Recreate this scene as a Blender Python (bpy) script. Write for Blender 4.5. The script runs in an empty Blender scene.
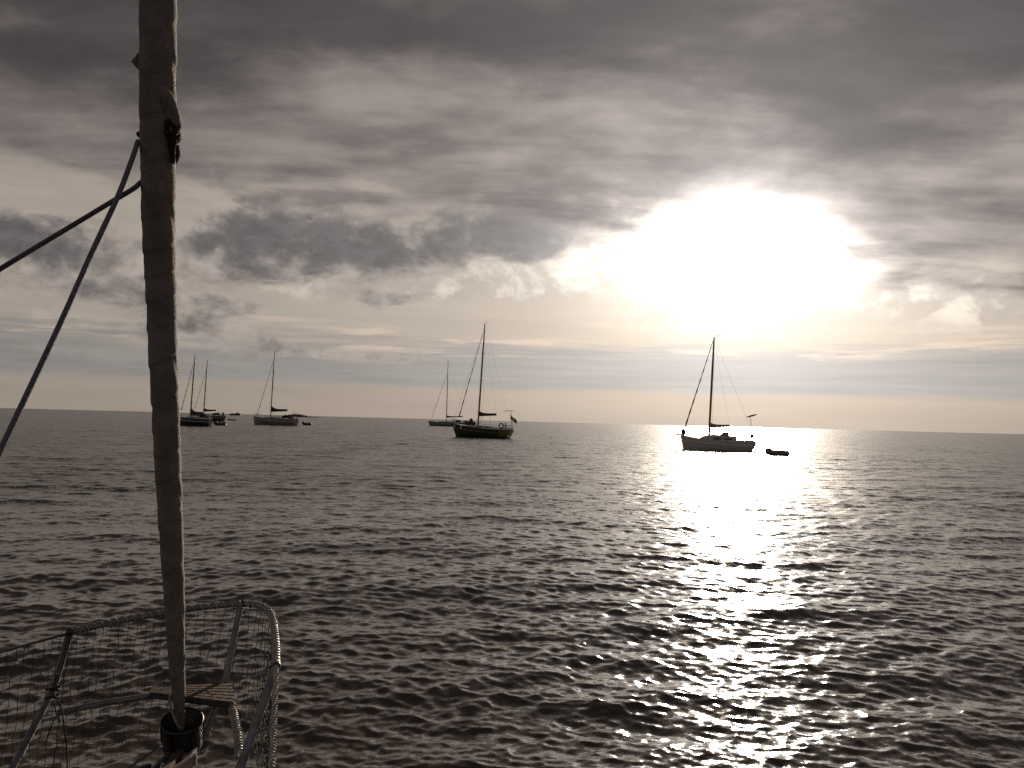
import bpy, bmesh, math, random
import numpy as np
from mathutils import Vector, Matrix
random.seed(7)
R = math.radians
scene = bpy.context.scene
COL = scene.collection

# ------------------------------------------------------------ camera
FPX = 887.0
EYE = Vector((0.0, 0.0, 2.7))
cam_d = bpy.data.cameras.new('camera')
cam = bpy.data.objects.new('camera', cam_d)
COL.objects.link(cam)
cam_d.sensor_width = 36.0
cam_d.lens = 36.0 * FPX / 1024.0
cam_d.clip_start = 0.05
cam_d.clip_end = 60000.0
PITCH = math.atan(37.0 / FPX)
ROLL = R(1.47)
rot = (Matrix.Rotation(math.pi / 2 + PITCH, 4, 'X') @ Matrix.Rotation(ROLL, 4, 'Z'))
cam.matrix_world = Matrix.Translation(EYE) @ rot
scene.camera = cam
ROT3 = rot.to_3x3()


def ray(px, py):
    """unit direction through a point of the picture (used to measure bearings and distances)"""
    return (ROT3 @ Vector(((px - 512.0) / FPX, -(py - 384.0) / FPX, -1.0))).normalized()


def atY(px, py, Y):
    d = ray(px, py)
    return EYE + d * (Y / d.y)


def atZ(px, py, Z):
    d = ray(px, py)
    return EYE + d * ((Z - EYE.z) / d.z)


def azel(px, py):
    d = ray(px, py)
    return math.degrees(math.atan2(d.x, d.y)), math.degrees(math.asin(d.z))


SUN_AZ, SUN_EL = azel(742, 262)

# ------------------------------------------------------------ render settings
scene.view_settings.view_transform = 'Standard'
scene.view_settings.look = 'None'
scene.view_settings.gamma = 1.0
scene.view_settings.exposure = 0.08
scene.view_settings.use_curve_mapping = False
scene.render.engine = 'CYCLES'
scene.cycles.max_bounces = 6
scene.cycles.use_denoising = False
scene.cycles.sample_clamp_indirect = 4.0

# ------------------------------------------------------------ sun
sd = bpy.data.lights.new('sun', 'SUN')
sd.energy = 4.5
sd.angle = R(0.5)
sd.color = (1.0, 0.83, 0.62)
sun = bpy.data.objects.new('sun', sd)
COL.objects.link(sun)
S = Vector((math.sin(R(SUN_AZ)) * math.cos(R(SUN_EL)), math.cos(R(SUN_AZ)) * math.cos(R(SUN_EL)), math.sin(R(SUN_EL))))
sun.rotation_euler = S.to_track_quat('Z', 'Y').to_euler()
sun.location = (0, 0, 60)


# ------------------------------------------------------------ node helper
class NT:
    def __init__(self, tree):
        self.t = tree
        self.n = tree.nodes
        self.l = tree.links

    def new(self, typ, **kw):
        n = self.n.new(typ)
        for k, v in kw.items():
            setattr(n, k, v)
        return n

    def put(self, sock, v):
        if v is None:
            return
        if hasattr(v, 'is_output') or isinstance(v, bpy.types.NodeSocket):
            self.l.new(v, sock)
        else:
            if sock.type == 'RGBA' and len(v) == 3:
                v = (*v, 1.0)
            elif sock.type == 'VECTOR' and len(v) == 4:
                v = v[:3]
            sock.default_value = v

    def m(self, op, a, b=None, c=None, clamp=False):
        n = self.new('ShaderNodeMath', operation=op, use_clamp=clamp)
        self.put(n.inputs[0], a)
        self.put(n.inputs[1], b)
        self.put(n.inputs[2], c)
        return n.outputs[0]

    def add(self, *a):
        r = a[0]
        for x in a[1:]:
            r = self.m('ADD', r, x)
        return r

    def mul(self, *a):
        r = a[0]
        for x in a[1:]:
            r = self.m('MULTIPLY', r, x)
        return r

    def sub(self, a, b):
        return self.m('SUBTRACT', a, b)

    def ss(self, x, lo, hi, a=0.0, b=1.0):
        n = self.new('ShaderNodeMapRange', interpolation_type='SMOOTHSTEP')
        self.put(n.inputs[0], x)
        n.inputs[1].default_value = lo
        n.inputs[2].default_value = hi
        n.inputs[3].default_value = a
        n.inputs[4].default_value = b
        return n.outputs[0]

    def vec(self, x, y, z):
        n = self.new('ShaderNodeCombineXYZ')
        self.put(n.inputs[0], x)
        self.put(n.inputs[1], y)
        self.put(n.inputs[2], z)
        return n.outputs[0]

    def vm(self, op, a, b=None, s=None):
        n = self.new('ShaderNodeVectorMath', operation=op)
        self.put(n.inputs[0], a)
        if b is not None:
            self.put(n.inputs[1], b)
        if s is not None:
            self.put(n.inputs['Scale'], s)
        return n.outputs['Value'] if op in ('DOT_PRODUCT', 'LENGTH', 'DISTANCE') else n.outputs['Vector']

    def noise(self, v, scale, detail=5.0, rough=0.55, dist=0.0, color=False):
        n = self.new('ShaderNodeTexNoise')
        self.put(n.inputs['Vector'], v)
        n.inputs['Scale'].default_value = scale
        n.inputs['Detail'].default_value = detail
        n.inputs['Roughness'].default_value = rough
        n.inputs['Distortion'].default_value = dist
        return n.outputs['Color'] if color else n.outputs['Fac']

    def mix(self, f, a, b):
        n = self.new('ShaderNodeMix', data_type='RGBA')
        self.put(n.inputs[0], f)
        self.put(n.inputs[6], a)
        self.put(n.inputs[7], b)
        return n.outputs[2]

    def cadd(self, a, b, f=1.0):
        n = self.new('ShaderNodeMix', data_type='RGBA', blend_type='ADD')
        self.put(n.inputs[0], f)
        self.put(n.inputs[6], a)
        self.put(n.inputs[7], b)
        return n.outputs[2]

    def cscale(self, col, s):
        return self.vm('SCALE', col, s=s)


# ------------------------------------------------------------ world: Nishita sky under layers of evening cloud
world = bpy.data.worlds.new('World')
scene.world = world
world.use_nodes = True
wt = world.node_tree
wt.nodes.clear()
N = NT(wt)
gen = N.new('ShaderNodeTexCoord').outputs['Generated']
sep = N.new('ShaderNodeSeparateXYZ')
wt.links.new(gen, sep.inputs[0])
X, Y, Z = sep.outputs
Zp = N.m('MAXIMUM', Z, 0.0)
az = N.mul(N.m('ARCTAN2', X, Y), 57.29578)
el = N.mul(N.m('ARCSINE', Zp), 57.29578)
sky = N.new('ShaderNodeTexSky', sky_type='NISHITA', sun_disc=False)
sky.sun_elevation = R(SUN_EL)
sky.sun_rotation = R(SUN_AZ)
sky.dust_density = 3.0
# coordinates on a flat cloud ceiling, so that the cloud streaks flatten toward the horizon
pz = N.m('ADD', Zp, 0.10)
plane = N.vec(N.m('DIVIDE', X, pz), N.m('DIVIDE', Y, pz), 0.0)
dirn = N.vec(N.mul(X, 1.0), N.mul(Y, 1.0), N.mul(Z, 2.4))
wsep = N.new('ShaderNodeSeparateColor')
wt.links.new(N.noise(dirn, 7.0, 6.0, 0.62, 0.0, True), wsep.inputs[0])
w1 = N.sub(wsep.outputs[0], 0.5)
w2 = N.sub(wsep.outputs[1], 0.5)
azw = N.add(az, N.mul(w1, 7.0))
elw = N.add(el, N.mul(w2, 4.0))


def blob(px, py, rx, ry, tilt=0.0, a=azw, e=elw):
    """soft elliptical patch of cloud; rx, ry in degrees of sky"""
    ca, ce = azel(px, py)
    da, de = N.sub(a, ca), N.sub(e, ce)
    if tilt:
        c, s = math.cos(R(tilt)), math.sin(R(tilt))
        da, de = N.add(N.mul(da, c), N.mul(de, s)), N.sub(N.mul(de, c), N.mul(da, s))
    q = N.add(N.m('POWER', N.mul(da, 1.0 / rx), 2.0), N.m('POWER', N.mul(de, 1.0 / ry), 2.0))
    return N.m('POWER', 2.71828, N.mul(q, -1.0))


n_deck = N.noise(plane, 1.7, 8.0, 0.54, 0.3)
n_deck2 = N.noise(N.vm('ADD', plane, (7.3, 2.1, 0.0)), 0.6, 4.0, 0.5)
n_roll = N.noise(N.vm('MULTIPLY', plane, (0.6, 2.0, 1.0)), 1.3, 7.0, 0.52, 0.3)
n_fine = N.noise(N.vm('ADD', dirn, (3.1, 5.2, 1.7)), 11.0, 8.0, 0.57, 0.3)
n_puff = N.noise(N.vec(X, Y, N.mul(Z, 1.3)), 20.0, 8.0, 0.6, 0.3)
n_str = N.noise(N.vec(N.mul(az, 0.035), N.mul(el, 0.42), 0.0), 2.2, 6.0, 0.55, 0.25)
n_str2 = N.noise(N.vec(N.mul(az, 0.05), N.mul(el, 0.9), 4.0), 2.0, 6.0, 0.62, 0.4)

# distance from the sun in degrees; the bright gap in the cloud is a wide oval
sun_ang = N.mul(N.m('ARCCOSINE', N.m('MINIMUM', N.vm('DOT_PRODUCT', gen, tuple(S)), 1.0)), 57.29578)
gap = N.add(N.mul(blob(742, 246, 6.5, 2.6), 0.9), N.mul(blob(672, 222, 4.2, 1.6), 0.8), N.mul(blob(825, 250, 5.6, 1.7, -6), 0.8),
            N.mul(blob(736, 290, 1.9, 1.3), 0.3))
sdx = N.mul(N.sub(azw, SUN_AZ - 0.4), 0.66)
sdy = N.sub(elw, SUN_EL + 0.5)
sdy = N.mul(sdy, N.ss(sdy, -0.5, 0.5, 1.55, 1.25))
oval = N.m('SQRT', N.add(N.mul(sdx, sdx), N.mul(sdy, sdy)))
core = N.mul(N.m('POWER', 2.71828, N.mul(oval, -1 / 1.7)), N.ss(n_puff, 0.3, 0.65, 0.5, 1.35))
disc = N.m('POWER', 2.71828, N.mul(N.m('POWER', N.mul(sun_ang, 1 / 1.5), 2.0), -1.0))
near = N.m('POWER', 2.71828, N.mul(sun_ang, -1 / 7.0))
wide = N.m('POWER', 2.71828, N.mul(sun_ang, -1 / 17.0))

# pale veil of clear sky and thin cloud low down
veil = N.mix(N.ss(el, 0.0, 6.0), (0.33, 0.285, 0.245), (0.385, 0.345, 0.305))
clear = N.mix(0.98, N.cscale(sky.outputs[0], 0.08), veil)
clear = N.cscale(clear, N.add(0.80, N.mul(n_str, 0.32)))
lit = N.add(0.84, N.mul(wide, 0.80))
clear = N.cscale(clear, lit)

# thin bright puffs
puffs = N.m('MINIMUM', N.add(N.mul(blob(540, 268, 3.6, 1.9, 12), 1.3), N.mul(blob(455, 283, 3.2, 1.2, 4), 1.2), N.mul(blob(600, 245, 2.2, 2.2), 1.0),
            N.mul(blob(215, 350, 7.5, 0.55, 0), 0.85), N.mul(blob(860, 294, 6.0, 1.1, -4), 0.8), N.mul(blob(700, 320, 6.0, 0.6), 0.5),
            N.mul(blob(985, 300, 5.0, 1.8), 0.6), N.mul(blob(330, 288, 8.0, 1.2, 3), 0.55), N.mul(blob(60, 350, 5, 0.45), 0.6),
            N.mul(blob(40, 315, 6, 1.0), 0.3)), 1.0)
puffm = N.mul(N.ss(puffs, 0.1, 0.7), N.ss(n_puff, 0.36, 0.54))
puffc = N.cscale(N.mix(N.ss(n_puff, 0.42, 0.64), (0.47, 0.42, 0.375), (0.95, 0.86, 0.75)), N.add(0.66, N.mul(near, 1.1)))
c1 = N.mix(N.mul(puffm, 0.9), clear, puffc)

# low stratus bank along the horizon
bank = N.mul(N.ss(N.add(el, N.mul(N.sub(n_str, 0.5), 0.9)), 1.7, 2.3), N.ss(N.add(el, N.mul(N.sub(n_str2, 0.5), 3.0)), 5.4, 4.2))
bankc = N.cscale(N.mix(N.ss(n_str2, 0.25, 0.75), (0.205, 0.200, 0.200), (0.272, 0.258, 0.245)), N.add(0.84, N.mul(wide, 1.35)))
c2 = N.mix(N.mul(bank, 0.93), c1, bankc)
stripe = N.mul(N.ss(n_str, 0.52, 0.60), N.ss(el, 3.8, 4.6), N.ss(el, 7.0, 5.2))
c2 = N.mix(N.mul(stripe, 0.8), c2, N.cscale((0.62, 0.50, 0.40, 1), N.add(0.72, N.mul(wide, 0.9))))

# broken dark cumulus in the middle of the sky
patch = N.m('MINIMUM', N.add(N.mul(blob(285, 240, 4.9, 2.2, -4), 1.25), N.mul(blob(505, 234, 5.0, 1.9, 4), 1.25), N.mul(blob(400, 258, 3.6, 1.3), 1.0),
            N.mul(blob(50, 262, 8.5, 2.1, -10), 0.8), N.mul(blob(345, 199, 3.6, 0.6, 5), 0.9),
            N.mul(blob(238, 309, 1.6, 0.7), 0.55), N.mul(blob(185, 330, 3.0, 0.6, -4), 0.5), N.mul(blob(20, 232, 5, 1.2), 0.5),
            N.mul(blob(638, 248, 2.0, 0.5), 0.7), N.mul(blob(612, 222, 1.5, 0.4), 0.6),
            N.mul(blob(340, 352, 8, 0.6), 0.7), N.mul(blob(195, 250, 3, 1.2), 0.3), N.mul(blob(380, 300, 3, 0.5), 0.55)), 1.25)
pd = N.add(N.mul(patch, 0.95), N.mul(N.sub(n_fine, 0.5), 1.15), N.mul(N.sub(n_puff, 0.5), 0.5))
patchm = N.ss(pd, 0.16, 0.52)
patchc = N.mix(N.ss(N.add(N.mul(pd, 0.8), N.mul(N.sub(n_puff, 0.5), 1.3)), 0.22, 0.80), (0.36, 0.32, 0.295), (0.112, 0.108, 0.116))
patchc = N.cscale(patchc, N.mul(N.add(0.85, N.mul(near, 1.6)), N.ss(N.noise(N.vec(X, Y, N.mul(Z, 2.0)), 30.0, 6.0, 0.6), 0.3, 0.7, 0.78, 1.30)))
c3 = N.mix(N.mul(patchm, 0.94), c2, patchc)

# thick upper deck; its lower edge sags toward the right of the view
edge = N.add(13.0, N.mul(N.ss(az, 13.0, 30.0), -4.8), N.mul(blob(700, 215, 9.0, 9.0, 0, az, el), 0.2), N.mul(N.ss(az, -8, -30), 0.2))
ed = N.add(N.sub(el, edge), N.mul(N.sub(n_deck, 0.5), 9.0), N.mul(N.sub(n_fine, 0.5), 4.2), N.mul(N.sub(n_roll, 0.5), 5.0))
deckm = N.ss(ed, -1.9, 2.0)
thick = N.ss(N.add(N.mul(N.sub(n_deck, 0.5), 2.1), N.mul(N.sub(n_roll, 0.5), 2.2), N.mul(N.sub(n_deck2, 0.5), 1.3), N.mul(N.sub(n_fine, 0.5), 0.9),
                N.ss(el, 14.0, 24.5, 0.22, 1.15), N.mul(N.ss(az, 14.0, 30.0), 0.15), N.mul(N.ss(az, -12.0, -28.0), N.ss(el, 15.0, 24.0), 0.45)), -0.15, 1.15)
deckc = N.mix(thick, (0.250, 0.221, 0.212), (0.056, 0.050, 0.055))
deckc = N.cscale(deckc, N.ss(N.noise(N.vm('MULTIPLY', plane, (0.9, 1.6, 1.0)), 4.0, 6.0, 0.55), 0.3, 0.7, 0.84, 1.2))
deckc = N.cscale(deckc, N.add(0.80, N.mul(near, 2.0), N.mul(wide, 0.62)))
c4 = N.mix(N.mul(deckm, 0.97), c3, deckc)

# light of the sun coming through the gap
thru = N.sub(1.0, N.mul(deckm, N.ss(sun_ang, 2.0, 8.0, 0.3, 0.92)))
glow = N.add(N.mul(gap, 0.55, thru), N.mul(disc, 260.0), N.mul(core, 6.5, N.add(0.25, N.mul(thru, 0.75)), N.sub(1.0, N.mul(patchm, 0.5))), N.mul(near, 0.50, thru), N.mul(near, 0.20), N.mul(wide, 0.09))
c5 = N.cadd(c4, N.cscale((1.0, 0.975, 0.94, 1), glow))

# the half of the sky behind the viewer
back = N.ss(Y, 0.25, -0.5)
c6 = N.mix(N.mul(back, 0.7), c5, (0.20, 0.188, 0.185))
hue = N.new('ShaderNodeBackground')
wt.links.new(N.cscale(N.vm('MULTIPLY', c6, (1.02, 0.99, 0.955)), 10.0), hue.inputs['Color'])
hue.inputs['Strength'].default_value = 0.10
wo = N.new('ShaderNodeOutputWorld')
wt.links.new(hue.outputs[0], wo.inputs[0])
world.cycles.sampling_method = 'MANUAL'
world.cycles.sample_map_resolution = 1024


# ------------------------------------------------------------ materials
def mat(name, col, rough=0.6, metal=0.0, var=0.0, vscale=20.0, bump=0.0, bscale=60.0, col2=None):
    m = bpy.data.materials.new(name)
    m.use_nodes = True
    t = NT(m.node_tree)
    b = m.node_tree.nodes['Principled BSDF']
    b.inputs['Roughness'].default_value = rough
    b.inputs['Metallic'].default_value = metal
    tc = t.new('ShaderNodeTexCoord').outputs['Object']
    if var or col2:
        f = t.noise(tc, vscale, 5.0, 0.6)
        c2 = col2 or tuple(c * (1 - var) for c in col)
        t.l.new(t.mix(t.ss(f, 0.35, 0.65), col, c2), b.inputs['Base Color'])
    else:
        b.inputs['Base Color'].default_value = (*col, 1)
    if bump:
        bn = t.new('ShaderNodeBump')
        bn.inputs['Strength'].default_value = bump
        bn.inputs['Distance'].default_value = 0.01
        t.l.new(t.noise(tc, bscale, 4.0, 0.6), bn.inputs['Height'])
        t.l.new(bn.outputs[0], b.inputs['Normal'])
    return m


# ------------------------------------------------------------ the sea: one displaced sheet to the horizon
def build_sea():
    azd = np.concatenate([np.linspace(-180, -42, 60)[:-1], np.linspace(-42, 42, 1500), np.linspace(42, 180, 60)[1:]])
    A = np.radians(azd)[:-1]
    r1 = np.exp(np.arange(math.log(0.6), math.log(2.0), 0.06))
    r2 = np.exp(np.arange(math.log(2.0), math.log(2500.0), 0.0036))
    r3 = np.geomspace(2520, 25000, 20)
    rr = np.concatenate([r1, r2, r3])
    na, nr = len(A), len(rr)
    RR, AA = np.meshgrid(rr, A, indexing='ij')
    x = (RR * np.sin(AA)).astype(np.float32).ravel()
    y = (RR * np.cos(AA)).astype(np.float32).ravel()
    spc = (RR * 0.0036).astype(np.float32).ravel()
    rng = np.random.default_rng(11)
    dx = np.zeros_like(x)
    dy = np.zeros_like(x)
    h = np.zeros_like(x)
    wind = R(-80.0)       # waves run toward the viewer, a little to the right
    comps = []
    for lam, n, sl in ((8.0, 5, .010), (3.6, 8, .024), (2.0, 14, .032), (1.1, 20, .034), (0.62, 28, .047), (0.36, 34, .064), (0.2, 36, .085), (0.12, 36, .095), (0.075, 32, .08)):
        for _ in range(n):
            l = lam * math.exp(rng.uniform(-.38, .38))
            th = wind + rng.normal(0, 0.40 if lam > 1.5 else 0.85)
            k = 2 * math.pi / l
            comps.append((k, th, sl / math.sqrt(n) * 1.414 / k * rng.uniform(.7, 1.3), rng.uniform(0, 6.283), l))
    # gusts: slow patches where the chop is stronger or weaker
    g = np.zeros_like(x)
    for _ in range(7):
        l = rng.uniform(14, 60)
        th = rng.uniform(0, 3.14)
        g += np.sin((x * math.cos(th) + y * math.sin(th)) * 6.283 / l + rng.uniform(0, 6.28)).astype(np.float32)
    gust = 1.0 + 0.13 * g
    for k, th, a, ph, l in comps:
        c, s = math.cos(th), math.sin(th)
        w = np.clip((l / spc - 2.0) / 2.5, 0, 1) * a * (gust if l < 2.5 else 1.0)
        idx = np.nonzero(w > 0)[0]
        if len(idx) == 0:
            continue
        p = (k * c) * x[idx] + (k * s) * y[idx] + np.float32(ph)
        sn, cs = np.sin(p), np.cos(p)
        wi = w[idx]
        h[idx] += wi * cs
        dx[idx] -= 0.95 * c * wi * sn
        dy[idx] -= 0.95 * s * wi * sn
    co = np.empty((nr * na + 1, 3), np.float32)
    co[:-1, 0] = x + dx
    co[:-1, 1] = y + dy
    co[:-1, 2] = h
    co[-1] = (0, 0, 0)
    i, j = np.meshgrid(np.arange(nr - 1), np.arange(na), indexing='ij')
    j2 = (j + 1) % na
    q = np.stack([i * na + j, (i + 1) * na + j, (i + 1) * na + j2, i * na + j2], -1).reshape(-1, 4)[:, ::-1]
    jj = np.arange(na)
    tr = np.stack([np.full(na, nr * na), (jj + 1) % na, jj], -1)
    me = bpy.data.meshes.new('sea')
    nq, nt = len(q), len(tr)
    me.vertices.add(len(co))
    me.vertices.foreach_set('co', co.ravel())
    loops = np.concatenate([q.ravel(), tr.ravel()]).astype(np.int32)
    me.loops.add(len(loops))
    me.loops.foreach_set('vertex_index', loops)
    me.polygons.add(nq + nt)
    st = np.concatenate([np.arange(nq) * 4, nq * 4 + np.arange(nt) * 3]).astype(np.int32)
    me.polygons.foreach_set('loop_start', st)
    me.update(calc_edges=True)
    me.polygons.foreach_set('use_smooth', np.ones(nq + nt, bool))
    # checks the winding: faces must look up
    if me.polygons[10].normal.z < 0:
        me.flip_normals()
    o = bpy.data.objects.new('sea', me)
    COL.objects.link(o)
    o['kind'] = 'structure'
    m = bpy.data.materials.new('sea_water')
    m.use_nodes = True
    t = NT(m.node_tree)
    b = m.node_tree.nodes['Principled BSDF']
    b.inputs['Base Color'].default_value = (0.045, 0.034, 0.025, 1)
    b.inputs['IOR'].default_value = 1.333
    geo = t.new('ShaderNodeNewGeometry')
    pos = geo.outputs['Position']
    cd = t.vm('LENGTH', pos)
    # fine ripples too small for the mesh: slopes taken from vector noise
    st1 = t.vm('MULTIPLY', pos, (0.75, 1.0, 1.0))
    f1 = t.vm('SUBTRACT', t.noise(st1, 9.0, 4.0, 0.6, 0.2, True), (0.5, 0.5, 0.5))
    f2 = t.vm('SUBTRACT', t.noise(st1, 2.5, 4.0, 0.62, 0.2, True), (0.5, 0.5, 0.5))
    a1 = t.ss(cd, 6.0, 32.0, 0.30, 0.58)
    patchn = t.noise(t.vm('MULTIPLY', pos, (0.35, 1.0, 1.0)), 0.035, 3.0, 0.6)
    a2 = t.mul(t.ss(cd, 8.0, 70.0, 0.06, 0.56), t.ss(patchn, 0.3, 0.7, 0.8, 1.3))
    f3 = t.vm('SUBTRACT', t.noise(st1, 42.0, 2.0, 0.6, 0.2, True), (0.5, 0.5, 0.5))
    sl = t.vm('ADD', t.vm('ADD', t.vm('SCALE', f1, s=a1), t.vm('SCALE', f2, s=a2)), t.vm('SCALE', f3, s=0.22))
    sl = t.vm('MULTIPLY', sl, (1.0, 1.0, 0.0))
    nn = t.vm('NORMALIZE', t.vm('ADD', geo.outputs['Normal'], sl))
    t.l.new(nn, b.inputs['Normal'])
    t.put(b.inputs['Roughness'], t.ss(cd, 9.0, 45.0, 0.085, 0.24))
    me.materials.append(m)
    return o


build_sea()
# ------------------------------------------------------------ mesh collector
class MB:
    def __init__(self):
        self.v = []
        self.f = []
        self.marks = []

    def quad_grid(self, rows, close=False, cap0=False, cap1=False, flip=False):
        """rows: list of equal length point lists"""
        b = len(self.v)
        self.marks.append((b, len(self.f)))
        n = len(rows[0])
        for r in rows:
            self.v += [tuple(p) for p in r]
        m = n if close else n - 1
        for i in range(len(rows) - 1):
            for j in range(m):
                k = (j + 1) % n
                q = (b + i * n + j, b + i * n + k, b + (i + 1) * n + k, b + (i + 1) * n + j)
                self.f.append(q[::-1] if flip else q)
        if cap0:
            c = tuple(range(b + n - 1, b - 1, -1))
            self.f.append(c[::-1] if flip else c)
        if cap1:
            e = b + (len(rows) - 1) * n
            c = tuple(range(e, e + n))
            self.f.append(c[::-1] if flip else c)
        return self

    def tube(self, pts, r, n=8, cap=True):
        pts = [Vector(p) for p in pts]
        rad = r if isinstance(r, (list, tuple)) else [r] * len(pts)
        rows = []
        t0 = (pts[1] - pts[0]).normalized()
        up = Vector((0, 0, 1)) if abs(t0.z) < 0.9 else Vector((1, 0, 0))
        u = t0.cross(up).normalized()
        for i, p in enumerate(pts):
            if i == 0:
                t = t0
            elif i == len(pts) - 1:
                t = (pts[i] - pts[i - 1]).normalized()
            else:
                t = ((pts[i + 1] - pts[i]).normalized() + (pts[i] - pts[i - 1]).normalized()).normalized()
            u = (u - t * u.dot(t)).normalized()
            w = t.cross(u)
            rows.append([p + (u * math.cos(a) + w * math.sin(a)) * rad[i] for a in [2 * math.pi * k / n for k in range(n)]])
        return self.quad_grid(rows, True, cap, cap)

    def box(self, c, s, rz=0.0, ry=0.0, taper=1.0):
        M = Matrix.Rotation(rz, 3, 'Z') @ Matrix.Rotation(ry, 3, 'Y')
        c = Vector(c)
        rows = []
        for z, k in ((-.5, 1.0), (.5, taper)):
            rows.append([c + M @ Vector((x * s[0] * k, y * s[1] * k, z * s[2])) for x, y in ((-.5, -.5), (.5, -.5), (.5, .5), (-.5, .5))])
        return self.quad_grid(rows, True, True, True)

    def ball(self, c, s, n=10, m=7, rz=0.0):
        M = Matrix.Rotation(rz, 3, 'Z')
        rows = []
        for i in range(m + 1):
            a = math.pi * (i / m - .5)
            a = max(-1.5, min(1.5, a))
            rows.append([Vector(c) + M @ Vector((math.cos(a) * math.cos(b) * s[0], math.cos(a) * math.sin(b) * s[1], math.sin(a) * s[2]))
                         for b in [2 * math.pi * k / n for k in range(n)]])
        return self.quad_grid(rows, True, True, True)

    def build(self, name, m, parent=None, smooth=True, label=None):
        me = bpy.data.meshes.new(name)
        off = parent_origin(parent)
        me.from_pydata([(x - off[0], y - off[1], z - off[2]) for x, y, z in self.v] if off else self.v, [], self.f)
        me.update()
        if smooth:
            me.shade_smooth()
            try:
                me.set_sharp_from_angle(angle=R(45))
            except Exception:
                pass
        me.materials.append(m)
        o = bpy.data.objects.new(name, me)
        COL.objects.link(o)
        if parent:
            o.parent = parent
        if label:
            o['label'] = label
        return o


def build_each(mb, name, m, parent=None, smooth=True):
    """one object for each primitive collected"""
    out = []
    mk = mb.marks + [(len(mb.v), len(mb.f))]
    for (v0, f0), (v1, f1) in zip(mk, mk[1:]):
        q = MB()
        q.v = mb.v[v0:v1]
        q.f = [tuple(i - v0 for i in f) for f in mb.f[f0:f1]]
        out.append(q.build(name, m, parent, smooth))
    return out


def parent_origin(p):
    """parts modelled in place: a thing flagged so has its children's points given in world space"""
    if p is None:
        return None
    while p is not None:
        if p.name in WORLD_THINGS:
            return WORLD_THINGS[p.name]
        p = p.parent
    return None


WORLD_THINGS = {}


def thing(name, label, cat, loc=(0, 0, 0), rz=0.0, group=None, placed=False):
    o = bpy.data.objects.new(name, None)
    o.empty_display_size = 0.3
    COL.objects.link(o)
    o.location = loc
    o.rotation_euler = (0, 0, rz)
    tag(o, label, cat, group)
    if placed:
        WORLD_THINGS[o.name] = tuple(loc)
    return o


def tag(o, label, cat, group=None):
    o['label'] = label
    o['category'] = cat
    if group:
        o['group'] = group
    return o


def smooth_path(p, sub=6):
    p = [Vector(q) for q in p]
    out = []
    for i in range(len(p) - 1):
        a, b, c, d = p[max(i - 1, 0)], p[i], p[i + 1], p[min(i + 2, len(p) - 1)]
        for k in range(sub):
            t = k / sub
            out.append(0.5 * ((2 * b) + (c - a) * t + (2 * a - 5 * b + 4 * c - d) * t * t + (3 * b - a - 3 * c + d) * t ** 3))
    out.append(p[-1])
    return out


def resample(p, step):
    p = [Vector(q) for q in p]
    out = [p[0]]
    acc = 0.0
    for a, b in zip(p, p[1:]):
        L = (b - a).length
        s = step - acc
        while s <= L:
            out.append(a.lerp(b, s / L))
            s += step
        acc = L - (s - step)
    return out


def at_frac(p, f):
    L = [0]
    for a, b in zip(p, p[1:]):
        L.append(L[-1] + (b - a).length)
    s = f * L[-1]
    for i in range(len(p) - 1):
        if L[i + 1] >= s:
            d = L[i + 1] - L[i]
            return p[i].lerp(p[i + 1], (s - L[i]) / d if d else 0)
    return p[-1].copy()


# ------------------------------------------------------------ materials of the things
M_gel = mat('white_gelcoat', (0.55, 0.54, 0.50), 0.35, var=0.15, vscale=3)
M_gelb = mat('grey_gelcoat', (0.20, 0.205, 0.21), 0.4, var=0.15, vscale=3)
M_green = mat('dark_green_paint', (0.030, 0.036, 0.022), 0.3, var=0.3, vscale=2)
M_olive = mat('olive_yellow_paint', (0.16, 0.14, 0.035), 0.35, var=0.2, vscale=2)
M_navy = mat('navy_paint', (0.020, 0.022, 0.030), 0.3, var=0.2, vscale=2)
M_deck = mat('pale_deck', (0.42, 0.40, 0.36), 0.7, var=0.2, vscale=4)
M_alu = mat('mast_alloy', (0.20, 0.17, 0.15), 0.45, 0.3)
M_wire = mat('rigging_wire', (0.12, 0.11, 0.10), 0.4, 0.5)
M_canvas = mat('dark_blue_canvas', (0.028, 0.03, 0.045), 0.9, var=0.3, vscale=6)
M_tan = mat('tan_canvas', (0.34, 0.29, 0.23), 0.9, var=0.2, vscale=6)
M_canvas2 = mat('brown_canvas', (0.09, 0.05, 0.035), 0.9, var=0.3, vscale=6)
M_sailf = mat('rolled_sailcloth', (0.16, 0.14, 0.13), 0.8, var=0.3, vscale=4)
M_glass = mat('smoked_window', (0.02, 0.022, 0.025), 0.08)
M_clear = mat('pale_window', (0.55, 0.55, 0.53), 0.2)
M_red = mat('red_cloth', (0.30, 0.035, 0.03), 0.8)
M_red2 = mat('faded_red_cover', (0.14, 0.03, 0.025), 0.85)
M_white = mat('white_cloth', (0.62, 0.60, 0.56), 0.8)
M_ring = mat('lifebuoy_orange', (0.30, 0.07, 0.035), 0.6)
M_rub = mat('dinghy_rubber', (0.05, 0.048, 0.05), 0.6, var=0.3, vscale=4)
M_rubg = mat('grey_dinghy_rubber', (0.16, 0.155, 0.15), 0.6, var=0.3, vscale=4)
M_motor = mat('outboard_cowl', (0.025, 0.025, 0.028), 0.35)
M_panel = mat('solar_panel_cells', (0.02, 0.022, 0.04), 0.25)
M_rock = mat('wet_rock', (0.07, 0.06, 0.052), 0.9, var=0.5, vscale=0.2, bump=0.6, bscale=2)

YACHTS = 'yachts at anchor in the bay'


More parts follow.
